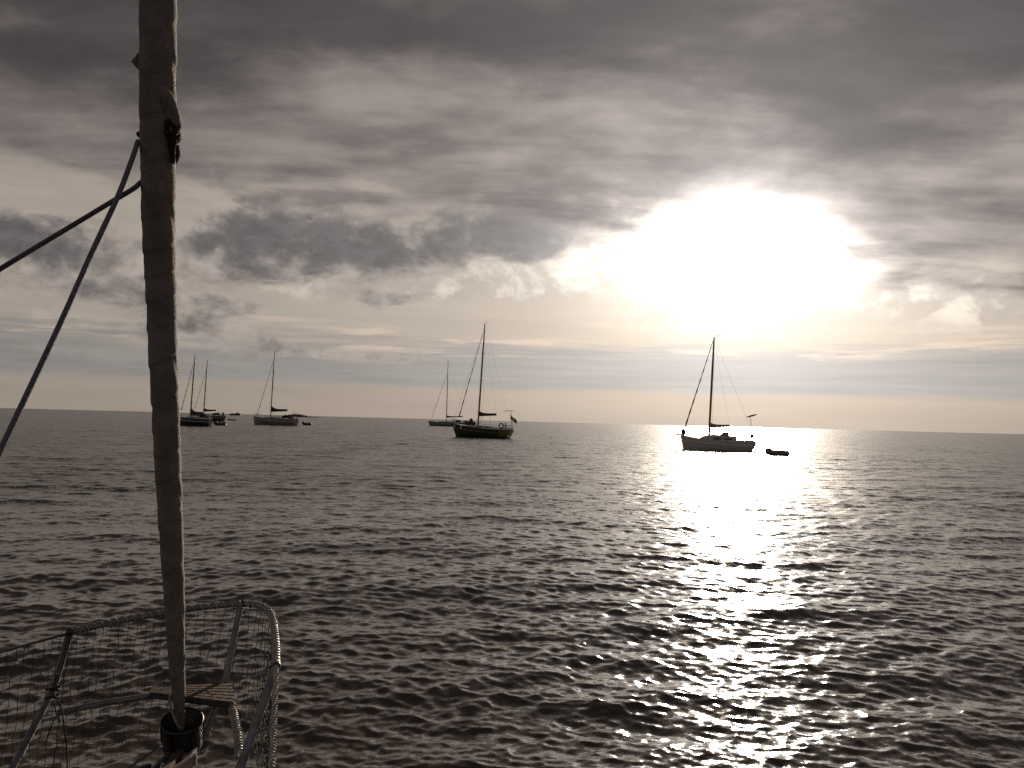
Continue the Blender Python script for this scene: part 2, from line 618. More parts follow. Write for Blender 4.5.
def yacht(label, bow, stern, wl, mast_px, mast_top, boom_px, boom_y, fore_foot, fore_head, hullm, freeb=(1.9, 1.25), yaw=18.0,
          cover=M_canvas, cover_h=0.42, ovb=0.10, ovs=0.06, extras=(), mast_r=0.11, beam=0.31, spread=(0.45, 0.72), roof_k=1.0, hood_u=0.0, hood=True):
    """a sloop at anchor, bow to the left of the view; the pixel arguments are bearings taken from the photograph"""
    cpx = (bow + stern) / 2
    P = atZ(cpx, wl, 0.0)
    w = P.y / FPX
    cy = math.cos(R(yaw))
    L = (stern - bow) * w / cy
    t = thing('sailing_yacht', label, 'sailboat', (P.x, P.y, 0.0), math.pi - R(yaw), YACHTS)
    B = L * beam / 2

    def lx(px):
        return -(px - cpx) * w / cy

    def zz(px, py):
        return atY(px, py, P.y).z

    def sheer(u):
        return freeb[1] + (freeb[0] - freeb[1]) * (max(u - .12, 0) / .88) ** 1.7

    def hb(u):
        if u < .42:
            return B * (0.66 + 0.34 * math.sin(u / .42 * math.pi / 2))
        return B * max(0.02, (1 - ((u - .42) / .58) ** 2.1))

    def hx(u, v):
        k = (1 - ovb * 2 * v) if u > .5 else (1 - ovs * 2 * v)
        return L * (u - .5) * k
    nu, nv = 28, 9
    rows = []
    for i in range(nu + 1):
        u = i / nu
        r = []
        for sgn in (1, -1):
            vs = [k / nv for k in range(nv + 1)]
            if sgn < 0:
                vs = vs[::-1][1:]
            for v in vs:
                z = sheer(u) * (1 - v) - 0.45 * v
                y = hb(u) * (1 - 0.12 * v) * (1 - v ** 3.2) ** .5
                r.append((hx(u, v), sgn * y, z))
        rows.append(r)
    hull = MB().quad_grid(rows, False, True, False).build('hull', hullm, t)
    # strakes along the topside and the boot line
    for zf, th, m_, nm in ((0.72, 0.05, extras[0] if extras and isinstance(extras[0], bpy.types.Material) else M_white, 'rubbing_strake'),):
        s = MB()
        for sgn in (1, -1):
            pts = []
            for i in range(nu + 1):
                u = i / nu
                v = 1 - zf
                z = sheer(u) * (1 - v) - 0.45 * v
                y = hb(u) * (1 - 0.12 * v) * (1 - v ** 3.2) ** .5
                pts.append((hx(u, v), sgn * (y + 0.015), z))
            s.tube(pts, th, 5)
        build_each(s, nm, m_, hull)
    dk = []
    for i in range(nu + 1):
        u = i / nu
        dk.append([(hx(u, 0), hb(u) * k, sheer(u) + 0.003 + 0.05 * (1 - k * k)) for k in (-1, -.5, 0, .5, 1)])
    MB().quad_grid(dk).build('deck', M_deck, t)
    # coachroof with windows
    zc = sheer(.45)
    cr = []
    for u, hgt, bw in ((.26, .02, .50), (.27, .42, .50), (.40, .44, .55), (.55, .40, .50), (.68, .20, .36), (.74, .02, .2)):
        hgt *= roof_k
        x = L * (u - .5)
        zb = sheer(u)
        b = B * bw
        cr.append([(x, -b, zb), (x, -b * .9, zb + hgt), (x, 0, zb + hgt + .07), (x, b * .9, zb + hgt), (x, b, zb)])
    roof = MB().quad_grid(cr, False, True, True).build('coachroof', M_gel, t)
    for sgn in (1, -1):
        for u0, u1 in ((.32, .42), (.45, .56)):
            wn = MB()
            a = [(L * (u0 - .5), sgn * (B * .535), zc + .14), (L * (u1 - .5), sgn * (B * .535), zc + .14)]
            b = [(L * (u0 - .5), sgn * (B * .525), zc + .32), (L * (u1 - .5), sgn * (B * .525), zc + .32)]
            wn.quad_grid([a, b]).build('window', M_glass, roof)
    # cockpit coamings, wheel
    ck = MB()
    for sgn in (1, -1):
        ck.box((L * -.36, sgn * B * .55, sheer(.1) + .13), (L * .24, .14, .26))
    build_each(ck, 'cockpit_coaming', M_gel, t)
    wh = MB()
    cx, cz = L * -.39, sheer(.08) + .75
    wh.tube([(cx, .42 * math.cos(a), cz + .42 * math.sin(a)) for a in [k * math.pi / 8 for k in range(17)]], .03, 6)
    for a in (0, 1.05, 2.1):
        wh.tube([(cx, .42 * math.cos(a), cz + .42 * math.sin(a)), (cx, -.42 * math.cos(a), cz - .42 * math.sin(a))], .018, 5)
    wh.tube([(cx, 0, sheer(.08)), (cx - .05, 0, cz)], .07, 8)
    wh.build('steering_wheel', M_wire, t)
    # sprayhood
    if hood:
        sh = []
        for u, hgt in ((.31, .40), (.285, .92), (.25, 1.06), (.20, 1.08)):
            x = L * (u - .5 + hood_u)
            zb = sheer(u + hood_u) + (.3 if hood_u else 0)
            hgt *= (.72 if hood_u else 1)
            b = B * .55
            sh.append([(x, -b, zb + .3 if hgt > .5 else zb + .38), (x, -b * .95, zb + hgt * .8), (x, -b * .6, zb + hgt), (x, b * .6, zb + hgt), (x, b * .95, zb + hgt * .8),
                       (x, b, zb + .3 if hgt > .5 else zb + .38)])
        hood = MB().quad_grid(sh).build('sprayhood', cover, t)
        pane = MB()
        for k in (-1, 0, 1):
            xx0, xx1 = L * (.309 - .5 + hood_u) + .015, L * (.288 - .5 + hood_u) + .02
            zb = sheer(.3 + hood_u) + (.3 if hood_u else 0)
            pane.quad_grid([[(xx0, k * B * .34 - B * .14, zb + .46), (xx0, k * B * .34 + B * .14, zb + .46)],
                            [(xx1, k * B * .32 - B * .13, zb + .84), (xx1, k * B * .32 + B * .13, zb + .84)]])
        pane.build('hood_window', M_clear, hood)
    # mast with rake, spreaders, stays
    mx = lx(mast_px)
    Htop = zz(*mast_top)
    # remove the tilt of the camera from the lean of the mast
    lean = -((mast_top[0] - mast_px) - (wl - mast_top[1]) * math.tan(ROLL)) * w / cy
    zb = sheer(mx / L + .5) + .3
    base = Vector((mx, 0, zb - .3))
    top = Vector((mx + lean, 0, Htop))
    mast = MB().tube([base, base.lerp(top, .7), top], [mast_r, mast_r, mast_r * .62], 10).build('mast', M_alu, t)
    sp = MB()
    tips = []
    for f, wd in zip(spread, (.62, .46)):
        c = base.lerp(top, f)
        for s_ in (1, -1):
            e = c + Vector((-.12, s_ * B * wd, .06))
            sp.tube([c, e], .028, 6)
            tips.append((s_, e))
    build_each(sp, 'spreader', M_alu, mast)
    tp = MB()
    tp.tube([top, top + Vector((.02, 0, .55))], .012, 5)
    tp.tube([top + Vector((0, 0, .12)), top + Vector((-.42, 0, .2))], .014, 5)
    tp.ball(top + Vector((-.42, 0, .24)), (.06, .06, .05), 6, 4)
    tp.build('masthead_gear', M_wire, mast)
    rg = MB()
    for s_ in (1, -1):
        chain = base + Vector((-.25, s_ * B * .8, .0))
        e1, e2 = [e for q, e in tips if q == s_]
        rg.tube([chain, e1, e2, top], .008, 4)
        rg.tube([chain + Vector((.25, -s_ * .05, 0)), base.lerp(top, spread[0] - .01)], .007, 4)
    build_each(rg, 'shroud', M_wire, t)
    MB().tube([(L * -.49, 0, sheer(0) + .05), top], .007, 4).build('backstay', M_wire, t)
    MB().tube([base.lerp(top, .97), (lx(boom_px), 0, zz(boom_px, boom_y) + .1)], .006, 4).build('topping_lift', M_wire, t)
    # rolled headsail on its stay
    f0 = Vector((lx(fore_foot[0]), 0, zz(*fore_foot)))
    bowp = Vector((L * .485, 0, sheer(.97)))
    f0 = Vector((min(f0.x, L * .49), 0, max(f0.z, bowp.z + .25)))
    f1 = Vector((lx(fore_head[0]) , 0, zz(*fore_head)))
    f1 = base.lerp(top, (zz(*fore_head) - base.z) / (Htop - base.z)) + Vector((.1, 0, 0)) if abs(zz(*fore_head) - Htop) < 2.5 else f1
    st = MB().tube([bowp, f1], .012, 4).build('forestay', M_wire, t)
    pth = resample([f0, f1], max((f1 - f0).length / 30, .2))
    rr = [(.062 + .02 * math.sin(i * 1.7)) * (1.25 - .75 * i / len(pth)) for i in range(len(pth))]
    rs = MB().tube(pth, rr, 8).build('rolled_headsail', M_sailf, t)
    MB().tube([f0 + Vector((.02, 0, -.22)), f0 + Vector((0, 0, -.02))], [.13, .13], 10).build('furling_drum', M_motor, rs)
    # boom, stowed mainsail
    g = Vector((base.lerp(top, (zz(mast_px, boom_y + .6) - base.z) / (Htop - base.z))))
    be = Vector((lx(boom_px), 0, zz(boom_px, boom_y)))
    MB().tube([g, be], .07, 8).build('boom', M_alu, t)
    n = 22
    pc, rc = [], []
    for i in range(n + 1):
        k = i / n
        hgt = cover_h * (.36 + .64 * math.exp(-k * 5.5)) * (1 - .3 * k)
        pc.append(g.lerp(be, .015 + k * .97) + Vector((0, 0, .05 + hgt * .5)))
        rc.append(hgt * .5 + .05 + .015 * math.sin(i * 2.3))
    cvm = MB()
    rows = []
    for c, r in zip(pc, rc):
        rows.append([c + Vector((0, math.cos(a) * min(r * .7, .17), math.sin(a) * r)) for a in [k * math.pi / 5 for k in range(10)]])
    cvm.quad_grid(rows, True, True, True).build('sail_cover', cover, t)
    MB().tube([g.lerp(be, .62), (g.lerp(be, .62).x - .1, 0, sheer(.2) + .5)], .02, 4).build('mainsheet', M_wire, t)
    MB().tube([g.lerp(be, .25), (base.x - .08, 0, base.z + .25)], .02, 4).build('boom_vang', M_wire, t)
    # rails
    rl = MB()
    for s_ in (1, -1):
        for hgt in (.32, .62):
            rl.tube([(hx(u, 0), s_ * hb(u) * .97, sheer(u) + hgt) for u in [i / 16 for i in range(17)]], .011, 4)
        for i in range(2, 15, 2):
            u = i / 16
            rl.tube([(hx(u, 0), s_ * hb(u) * .97, sheer(u)), (hx(u, 0), s_ * hb(u) * .97, sheer(u) + .64)], .014, 5)
    rl.build('lifelines', M_wire, t)
    pp = MB()
    arc = [(hx(.88, 0), hb(.88) * .97, sheer(.88) + .64), (hx(.96, 0), hb(.94), sheer(.95) + .66), (L * .5 + .12, 0, sheer(1) + .66),
           (hx(.96, 0), -hb(.94), sheer(.95) + .66), (hx(.88, 0), -hb(.88) * .97, sheer(.88) + .64)]
    pp.tube(smooth_path(arc, 4), .022, 6)
    for s_ in (1, -1):
        pp.tube([(hx(.88, 0), s_ * hb(.88) * .95, sheer(.88)), (hx(.88, 0), s_ * hb(.88) * .97, sheer(.88) + .64)], .022, 6)
        pp.tube([(hx(.97, 0), s_ * .08, sheer(.97)), (L * .49, s_ * .16, sheer(1) + .65)], .022, 6)
    pp.build('bow_pulpit', M_wire, t)
    ps = MB()
    xs = hx(.02, 0)
    for hgt in (.35, .68):
        ps.tube([(hx(.14, 0), hb(.14) * .95, sheer(.14) + hgt), (xs, hb(.02) * .93, sheer(0) + hgt), (xs, -hb(.02) * .93, sheer(0) + hgt),
                 (hx(.14, 0), -hb(.14) * .95, sheer(.14) + hgt)], .02, 6)
    for s_ in (1, -1):
        for u in (.02, .14):
            ps.tube([(hx(u, 0), s_ * hb(u) * .94, sheer(u)), (hx(u, 0), s_ * hb(u) * .94, sheer(u) + .68)], .02, 6)
    ps.build('stern_rail', M_wire, t)
    t['_'] = 0
    del t['_']
    return dict(t=t, L=L, B=B, sheer=sheer, hb=hb, hx=hx, lx=lx, zz=zz, base=base, top=top, hull=hull)


def dinghy(label, px0, px1, wl, m, motor=True, rz=0.15, group='dinghies afloat behind the yachts', hgt=.34, pale=False):
    P = atZ((px0 + px1) / 2, wl, 0.0)
    w = P.y / FPX
    L = (px1 - px0) * w
    L = max(L, 1.6)
    W = min(L * .48, 1.6)
    t = thing('dinghy', label, 'dinghy', (P.x, P.y, 0), math.pi + rz, group)
    r = hgt / 2
    pts = [(-L / 2, W / 2 - r, r * .8), (-L * .1, W / 2 - r, r * .8), (L * .22, W / 2 - r * 1.1, r * .9), (L * .42, W * .22, r * 1.3), (L / 2 - r, 0, r * 1.6),
           (L * .42, -W * .22, r * 1.3), (L * .22, -W / 2 + r * 1.1, r * .9), (-L * .1, -W / 2 + r, r * .8), (-L / 2, -W / 2 + r, r * .8)]
    sp_ = smooth_path(pts, 5)
    rad = [r * (1 if 0 < i < len(sp_) - 1 else .35) for i in range(len(sp_))]
    MB().tube(sp_, rad, 10).build('inflatable_tube', m, t)
    fl = MB()
    fl.quad_grid([[(-L * .45, -W / 2 + r, .03), (L * .2, -W / 2 + r, .03), (L * .42, 0, .06)], [(-L * .45, W / 2 - r, .03), (L * .2, W / 2 - r, .03), (L * .42, .01, .06)]])
    fl.build('floor', M_rubg, t)
    MB().box((-L * .43, 0, .24), (.05, W - 2 * r, .42)).build('transom', M_motor, t)
    MB().box((-L * .05, 0, r * 1.9), (.22, W - r, .04)).build('seat', M_rubg if not pale else M_white, t)
    if motor:
        o = MB().ball((-L * .47, 0, .62), (.20, .14, .20), 10, 7)
        o.box((-L * .47, 0, .25), (.14, .09, .6), 0, 0, 1.2)
        o.tube([(-L * .45, 0, .6), (-L * .45 + .5, .05, .66)], .025, 6)
        o.build('outboard_motor', M_white if pale else M_motor, t)
    return t


# ------------------------------------------------------------ the yachts
# the big dark green sloop in the middle
g = yacht('dark green sloop with an olive stern and a red and white flag', 450.5, 512, 437.6, 477.6, (484.8, 323.5),
          496, 415.2, (458.5, 415), (483.2, 330), M_green, (2.15, 1.3), 20, M_canvas2, .75, .10, .08, (M_olive,), .13, .28, roof_k=.9, hood=False)
t, L, B, sheer, hb, hx = g['t'], g['L'], g['B'], g['sheer'], g['hb'], g['hx']
tr = []
for v in (0.02, .2, .4, .6, .8):
    z = sheer(0) * (1 - v) - .45 * v
    y = hb(0) * (1 - .12 * v) * (1 - v ** 3.2) ** .5
    tr.append([(hx(0, v) - .02, -y * .98, z), (hx(0, v) - .03, 0, z), (hx(0, v) - .02, y * .98, z)])
MB().quad_grid(tr).build('transom', M_olive, t)
qs = MB()
for sgn in (1, -1):
    rows = []
    for i in range(7):
        u = i / 6 * .17
        rows.append([(hx(u, v), sgn * (hb(u) * (1 - .12 * v) * (1 - v ** 3.2) ** .5 + .012), sheer(u) * (1 - v) - .45 * v) for v in (.03, .2, .4, .58, .70 - i * .06)])
    qs.quad_grid(rows, flip=(sgn < 0))
build_each(qs, 'stern_quarter', M_olive, t)
lb = MB()
cx, cy_, cz = L * -.37, B * .93, sheer(.1) + .62
lb.tube([(cx + .36 * math.cos(a), cy_, cz + .36 * math.sin(a)) for a in [k * math.pi / 10 for k in range(21)]], .095, 8)
lb.build('lifebuoy', M_ring, t)
fs = MB().tube([(L * -.5, 0, sheer(0)), (L * -.5 - .12, 0, sheer(0) + .9), (L * -.5 + .5, 0, sheer(0) + 2.55)], .02, 6).build('flagstaff', M_wire, t)
fl = []
for i in range(9):
    k = i / 8
    x = L * -.5 + .35 - k * 1.05
    fl.append([(x, .12 * math.sin(k * 6), sheer(0) + 2.3 - k * .75 - (0.0 if j == 0 else .62 * j)) for j in (0, .5, 1)])
flag = MB().quad_grid(fl).build('flag', M_red, fs)
wf = []
for i in range(3, 6):
    k = i / 8
    x = L * -.5 + .35 - k * 1.05
    wf.append([(x, .12 * math.sin(k * 6) + o_, sheer(0) + 2.3 - k * .75 - .62 * j) for j, o_ in ((.1, .012), (.9, .012))])
MB().quad_grid(wf).build('white_band', M_white, flag)
pl = MB()
pl.tube([(L * -.47, -.5, sheer(0)), (L * -.46, -.5, sheer(0) + 2.9)], .03, 6)
pl.build('antenna_pole', M_wire, t)
MB().box((L * -.43, -.2, sheer(0) + 2.95), (1.35, .8, .05), 0, R(4)).build('solar_panel', M_panel, t)
dg = MB()
for i in range(9):
    dg.ball((L * (.12 + .24 * random.random()), random.uniform(-.6, .6), sheer(.7) + .42 + .2 * random.random()), (.42, .3, .27), 8, 5)
dg.build('deck_bundle', M_canvas2, t)
MB().ball((L * .175, 0, sheer(.7) + .95), (.3, .25, .3)).build('deck_sack', M_canvas2, t)
fn = MB()
for u in (.93, .8):
    fn.tube([(hx(u, 0), hb(u) + .12, sheer(u) - .1), (hx(u, 0), hb(u) + .14, sheer(u) - .62)], [.10, .12], 8)
build_each(fn, 'fender', M_white, t)

# pale yacht partly behind it
g = yacht('slim grey-hulled sloop with a navy sail cover, partly hidden behind the green sloop', 427.5, 468, 426.3, 446.2, (447.9, 361), 463, 416.9,
          (431.5, 417), (446.2, 372), M_gelb, (1.95, 1.4), 14, M_canvas, .8, .05, .03, (), .15, .27)
# grey yacht left of the middle
g = yacht('grey sloop with a swept dark sail cover and red gear on its stern rail', 251.3, 298, 425.0, 270.0, (273.6, 351.8), 287.8, 411.0,
          (255.4, 414), (271, 360), M_gelb, (2.2, 1.65), 16, M_canvas, 1.55, .03, .02, (), .15, .27)
t, L, B, sheer = g['t'], g['L'], g['B'], g['sheer']
rg_ = MB()
rg_.ball((L * -.42, B * .75, sheer(0) + .5), (.75, .25, .3))
rg_.ball((L * -.37, B * .2, sheer(0) + .65), (.45, .45, .5))
rg_.build('red_stern_gear', M_red2, t)
ar = MB()
for s_ in (1, -1):
    ar.tube([(L * -.46, s_ * B * .5, sheer(0)), (L * -.47, s_ * B * .48, sheer(0) + 1.9), (L * -.47, 0, sheer(0) + 2.0)], .04, 6)
ar.build('stern_arch', M_alu, t)
bm = MB()
bm.quad_grid([[(L * -.44, -B * .6, sheer(0) + 2.02), (L * -.44, B * .6, sheer(0) + 2.02)], [(L * -.30, -B * .6, sheer(0) + 2.2), (L * -.30, B * .6, sheer(0) + 2.2)]])
bm.build('bimini_top', M_white, t)
for nm, x, y in (('winch', -.27, .3), ('cockpit_bag', -.31, -.3), ('helm_seat', -.345, .1)):
    MB().tube([(L * x, B * y, sheer(.2) + .1), (L * x, B * y, sheer(.2) + 1.25)], [.18, .14], 8).build(nm, M_canvas, t)

# two at the far left
yacht('dark navy-hulled sloop at far left, its bow hidden behind the furled sail', 175, 212, 425.9, 189.8, (194.0, 354.8), 203, 414.4,
      (180, 409), (193.6, 362), M_navy, (1.95, 1.45), 12, M_canvas, 1.6, .04, .03, (), .15, .26, (.45, .76))
g = yacht('farther sloop at left with figures of gear in its cockpit, overlapped by the navy-hulled one', 188, 225.3, 421.2, 203.0, (206.4, 360.3), 216.5, 410.8,
          (193.3, 408.5), (204.6, 368), M_green, (2.3, 1.8), 15, M_canvas, 1.2, .04, .04, (), .2, .27)
t, L, B, sheer = g['t'], g['L'], g['B'], g['sheer']
for nm, x, y in (('cockpit_gear', -.36, .3), ('stern_gear', -.46, -.2)):
    MB().tube([(L * x, B * y, sheer(.1) + .1), (L * x, B * y, sheer(.1) + 1.1), (L * x + .1, B * y, sheer(.1) + 1.35)], [.3, .28, .1], 8).build(nm, M_canvas, t)

# the yacht lying in the sun's path
g = yacht('pale sloop lying in the glitter of the sun, its panel raised on a pole astern', 682.5, 753.5, 450.2, 709.3, (715.6, 337.3), 728.5, 426.6,
          (687.5, 424.5), (714.2, 341), M_gel, (1.55, .95), 18, M_tan, .5, .05, .08, (), .125, .30, (.5, .74), roof_k=1.55, hood_u=.16)
t, L, B, sheer, hx = g['t'], g['L'], g['B'], g['sheer'], g['hx']
ba = MB()
ba.box((L * .5 + .05, 0, sheer(1) + .12), (.9, .35, .10))
ba.tube([(L * .5 + .1, 0, sheer(1) + .05), (L * .5 + .55, 0, sheer(1) + .10), (L * .5 + .5, 0, sheer(1) - .35)], .05, 6)
ba.build('anchor_on_bow_roller', M_wire, t)
MB().ball((L * .46, 0, sheer(1) + .36), (.24, .3, .40), 6, 4).build('bow_bundle', M_canvas, t)
pv = MB()
pv.tube([(L * -.27, B * .5, sheer(.2)), (L * -.28, B * .5, sheer(.2) + 1.0)], .04, 6)
pv.build('cockpit_post', M_alu, t)
pm = MB().tube([(L * -.47, -.3, sheer(0)), (L * -.40, -.3, sheer(0) + 3.0)], .03, 6).build('panel_pole', M_alu, t)
pb = MB()
rows = []
for i in range(7):
    k = i / 6
    rr_ = .30 * math.sin(math.pi * (.12 + .76 * k))
    rows.append([(L * -.36 - k * 1.15, -.3 + math.cos(a) * rr_, sheer(0) + 2.86 + .34 * k + math.sin(a) * rr_ * .35) for a in [q * math.pi / 4 for q in range(8)]])
pb.quad_grid(rows, True, True, True)
pb.build('raised_panel', M_tan, pm)
om = MB().ball((L * -.44, B * .55, sheer(0) + .75), (.2, .16, .28))
om.box((L * -.44, B * .55, sheer(0) + .35), (.12, .1, .8))
om.build('stowed_outboard', M_motor, t)

# dinghies
dinghy('dark inflatable dinghy riding alone in the sun glitter astern of the pale sloop', 766, 788.5, 455.3, M_rubg, False, .12, hgt=.55)
dinghy('dark dinghy close astern of the grey sloop with red gear', 302.6, 311.6, 425.2, M_rub, True, .3, hgt=.8)
dinghy('dark dinghy with a white outboard, astern of the navy-hulled sloop at left', 214.5, 226, 425.4, M_rub, True, .1, hgt=.8, pale=True)
dinghy('low grey dinghy seen far off behind the sloop at left', 228, 236.5, 420.4, M_rubg, False, .1, hgt=.6)


# ------------------------------------------------------------ rocks on the horizon
def islet(label, px0, px1, top_px, dist, lumps, seed):
    rnd = random.Random(seed)
    d = ray((px0 + px1) / 2, 418)
    x = d.x / d.y * dist
    w = dist / FPX
    W = (px1 - px0) * w
    H = top_px * w
    rows = []
    n, m = 40, 14
    for j in range(m + 1):
        v = j / m * 2 - 1
        row = []
        for i in range(n + 1):
            u = i / n
            e = 0
            for c, wd, hh in lumps:
                e = max(e, hh * max(0, 1 - ((u - c) / wd) ** 2) ** .55)
            z = H * e * math.sqrt(max(0, 1 - v * v)) * (0.86 + .14 * rnd.random()) - 1.0
            row.append((x + (u - .5) * W, dist + v * W * .35 + rnd.uniform(-.4, .4), z))
        rows.append(row)
    o = MB().quad_grid(rows).build('rocky_islet', M_rock, None, False)
    o.data.update()
    tag(o, label, 'rock', 'rocks on the horizon')
    return o


islet('small humped rock on the horizon just right of the two left sloops', 228.8, 241.5, 3.6, 1500, ((.27, .27, .8), (.68, .30, 1.0)), 3)
islet('long low rock on the horizon behind the stern of the grey sloop', 286, 324, 3.9, 1500, ((.3, .32, 1.0), (.55, .25, .6), (.80, .22, .42)), 5)

# ------------------------------------------------------------ our own bow: hull, pulpit, rails
M_hullown = mat('own_hull_white', (0.5, 0.49, 0.46), 0.35, var=0.15, vscale=2)
M_deckown = mat('worn_teak_deck', (0.07, 0.05, 0.038), 0.85, var=0.4, vscale=18, bump=.4)
M_tube = mat('dull_steel_tube', (0.20, 0.19, 0.21), 0.42, 0.55, var=0.35, vscale=14)
M_lace = mat('pale_lacing_cord', (0.42, 0.38, 0.34), 0.8, var=0.4, vscale=60)
M_net = mat('dark_net_twine', (0.045, 0.04, 0.036), 0.9)
M_slat = mat('weathered_teak_slat', (0.10, 0.062, 0.042), 0.75, var=0.45, vscale=25, bump=.5, bscale=80)
M_drum = mat('black_furler_plastic', (0.018, 0.017, 0.017), 0.45, var=0.3, vscale=20)
M_rope = mat('blue_flecked_rope', (0.075, 0.078, 0.13), 0.9, col2=(0.17, 0.15, 0.17), vscale=90, bump=.8, bscale=160)
M_rope2 = mat('dark_flecked_rope', (0.055, 0.055, 0.08), 0.9, col2=(0.11, 0.10, 0.12), vscale=90, bump=.8, bscale=160)
M_rope3 = mat('black_rope', (0.022, 0.02, 0.02), 0.95, var=0.5, vscale=120, bump=.6, bscale=200)
M_rust = mat('rusty_anchor_steel', (0.11, 0.06, 0.038), 0.8, var=0.5, vscale=30)

CX = -1.62
own = thing('moored_yacht_bow', 'bow of the nearest yacht, with a bent steel tube pulpit and slatted seat', 'yacht', (CX, 4.4, 0), 0, None, True)


def half(y):
    a = max(4.30 - y, 0.0)
    return min(1.85, 0.02 + 0.62 * a ** .78)


rows, drows = [], []
for i in range(45):
    y = 4.30 - (i / 44) ** 1.5 * 11.5
    b = half(y)
    r = []
    for s_, z, k in ((1, 1.0, 1), (1, .96, 1.0), (1, .5, .93), (1, 0, .82), (1, -.5, .45), (0, -.8, 0), (-1, -.5, .45), (-1, 0, .82), (-1, .5, .93), (-1, .96, 1), (-1, 1.0, 1)):
        r.append((CX + s_ * b * k, y - (1 - z) * .35 * (i < 40) * max(0, 1 - i / 30), z))
    rows.append(r)
    drows.append([(CX - b * .985, y - .01, .985), (CX, y - .01, 1.0), (CX + b * .985, y - .01, .985)])
MB().quad_grid(rows, False, True, True).build('hull', M_hullown, own)
MB().quad_grid(drows, flip=True).build('deck', M_deckown, own)
toe = MB()
for s_ in (1, -1):
    toe.tube([(CX + s_ * half(y), y, 1.015) for y in [4.28 - k * .25 for k in range(40)]], .022, 6)
build_each(toe, 'toe_rail', M_drum, own)
ZR = 1.65
rail_px = [(70, 632, 4.18), (118, 621, 4.42), (165, 613, 4.64), (205, 607, 4.80), (243, 604, 4.91), (262, 606.5, 4.86), (272, 616, 4.60), (276, 640, 4.12), (276.5, 666, 3.72)]


def onZ(px, py, z):
    return atZ(px, py, z)


rail = [onZ(a, b, ZR) for a, b, _ in rail_px]
rail_s = smooth_path(rail, 8)
pul = MB().tube(rail_s, .0165, 12).build('pulpit', M_tube, own)
legs = []
for pts in ([rail[0], onZ(53, 690, 1.36), Vector((-2.12, 3.72, 1.0))],
            [rail[-1], onZ(240, 768, 1.32), Vector((-1.14, 3.23, 1.0))],
            [rail[4] + Vector((-.01, -.01, 0)), onZ(225, 682, 1.3), onZ(204, 738, 1.04)]):
    MB().tube(pts, .0175, 12).build('leg', M_tube, pul)
jn = MB()
for p in (rail[0], rail[4], rail[-1]):
    jn.ball(p, (.020, .020, .020), 10, 7)
build_each(jn, 'rail_joint', M_drum, pul)
lowr = [onZ(58, 713, 1.28), onZ(100, 704, 1.28), onZ(150, 696, 1.28)]
lowr2 = [onZ(150, 696, 1.28), onZ(185, 690, 1.27), onZ(222, 692, 1.27), onZ(232, 706, 1.28), onZ(238, 735, 1.28), onZ(240, 757, 1.27)]
MB().tube(smooth_path(lowr + lowr2[1:], 6), .0155, 10).build('lower_rail', M_tube, pul)
# cord wound round the rails
def winding(path, rad, cr, pitch, f0=0.0, f1=1.0, jit=.25):
    pts = resample(path, pitch / 8)
    n = len(pts)
    out = []
    ph = 0
    for i in range(int(n * f0), int(n * f1) - 1):
        t_ = (pts[min(i + 1, n - 1)] - pts[max(i - 1, 0)]).normalized()
        u = t_.cross(Vector((0, 0, 1))).normalized()
        w_ = t_.cross(u)
        ph += 2 * math.pi / 8 * (1 + random.uniform(-jit, jit))
        out.append(pts[i] + (u * math.cos(ph) + w_ * math.sin(ph)) * rad)
    return MB().tube(out, cr, 5)


winding(rail_s, .0185, .0035, .045).build('rail_lacing', M_lace, pul)
winding(smooth_path(lowr2[3:], 6), .018, .0035, .03).build('rail_lacing', M_lace, pul)
# slatted seat
A0, A1 = onZ(234, 704, 1.30), onZ(234, 684, 1.30)
B0, B1 = onZ(150, 693.5, 1.30), onZ(152, 687.5, 1.30)
seat = MB().tube([A0.lerp(B0, .12) + Vector((0, 0, -.016)), A1.lerp(B1, .12) + Vector((0, 0, -.016))], .008, 6)
seat.tube([A0.lerp(B0, .6) + Vector((0, 0, -.016)), A1.lerp(B1, .6) + Vector((0, 0, -.016))], .008, 6)
seat = seat.build('seat', M_slat, pul)
ns = 6
for i in range(ns):
    k0, k1 = (i + .16) / ns, (i + .84) / ns
    a, b, c, d = A0.lerp(A1, k0), A0.lerp(A1, k1), B0.lerp(B1, k1), B0.lerp(B1, k0)
    up = Vector((0, 0, .007))
    m_ = MB()
    m_.quad_grid([[a - up, b - up, c - up, d - up], [a + up, b + up, c + up, d + up]], True, True, True)
    # own mesh per slat would be a plank pattern: keep them in one
    seat_v = seat.data
    bmx = bmesh.new()
    bmx.from_mesh(seat_v)
    off = WORLD_THINGS[own.name]
    vs = [bmx.verts.new((v[0] - off[0], v[1] - off[1], v[2] - off[2])) for v in m_.v]
    for f in m_.f:
        bmx.faces.new([vs[q] for q in f])
    bmx.to_mesh(seat_v)
    bmx.free()
MB().tube([A0 + Vector((0, -.006, -.012)), B0 + Vector((0, -.006, -.012))], .009, 6).build('seat_edge', M_drum, pul)
# lifelines running aft
port_end = rail[0]
stb_end = rail[-1]
stb_run = [stb_end, onZ(272, 768, ZR), Vector((-.35, 1.2, 1.64)), Vector((-.1, .3, 1.62))]
port_run = [port_end + Vector((0, 0, -.005)), onZ(0, 652, 1.64), Vector((-2.95, 1.2, 1.62)), Vector((-3.3, -1.0, 1.6))]
ll = MB().tube(stb_run, .0055, 8).build('lifeline', M_tube, own)
MB().tube(port_run, .006, 8).build('lifeline', M_drum, own)
winding(stb_run, .0075, .0036, .028, 0, .9, .1).build('line_lacing', M_lace, ll)
for p in (stb_run[1] + Vector((.12, -.9, 0)), Vector((-2.95, 1.2, 1.62))):
    MB().tube([(p.x, p.y, 1.0), (p.x, p.y, 1.63)], .013, 10).build('stanchion', M_tube, own)
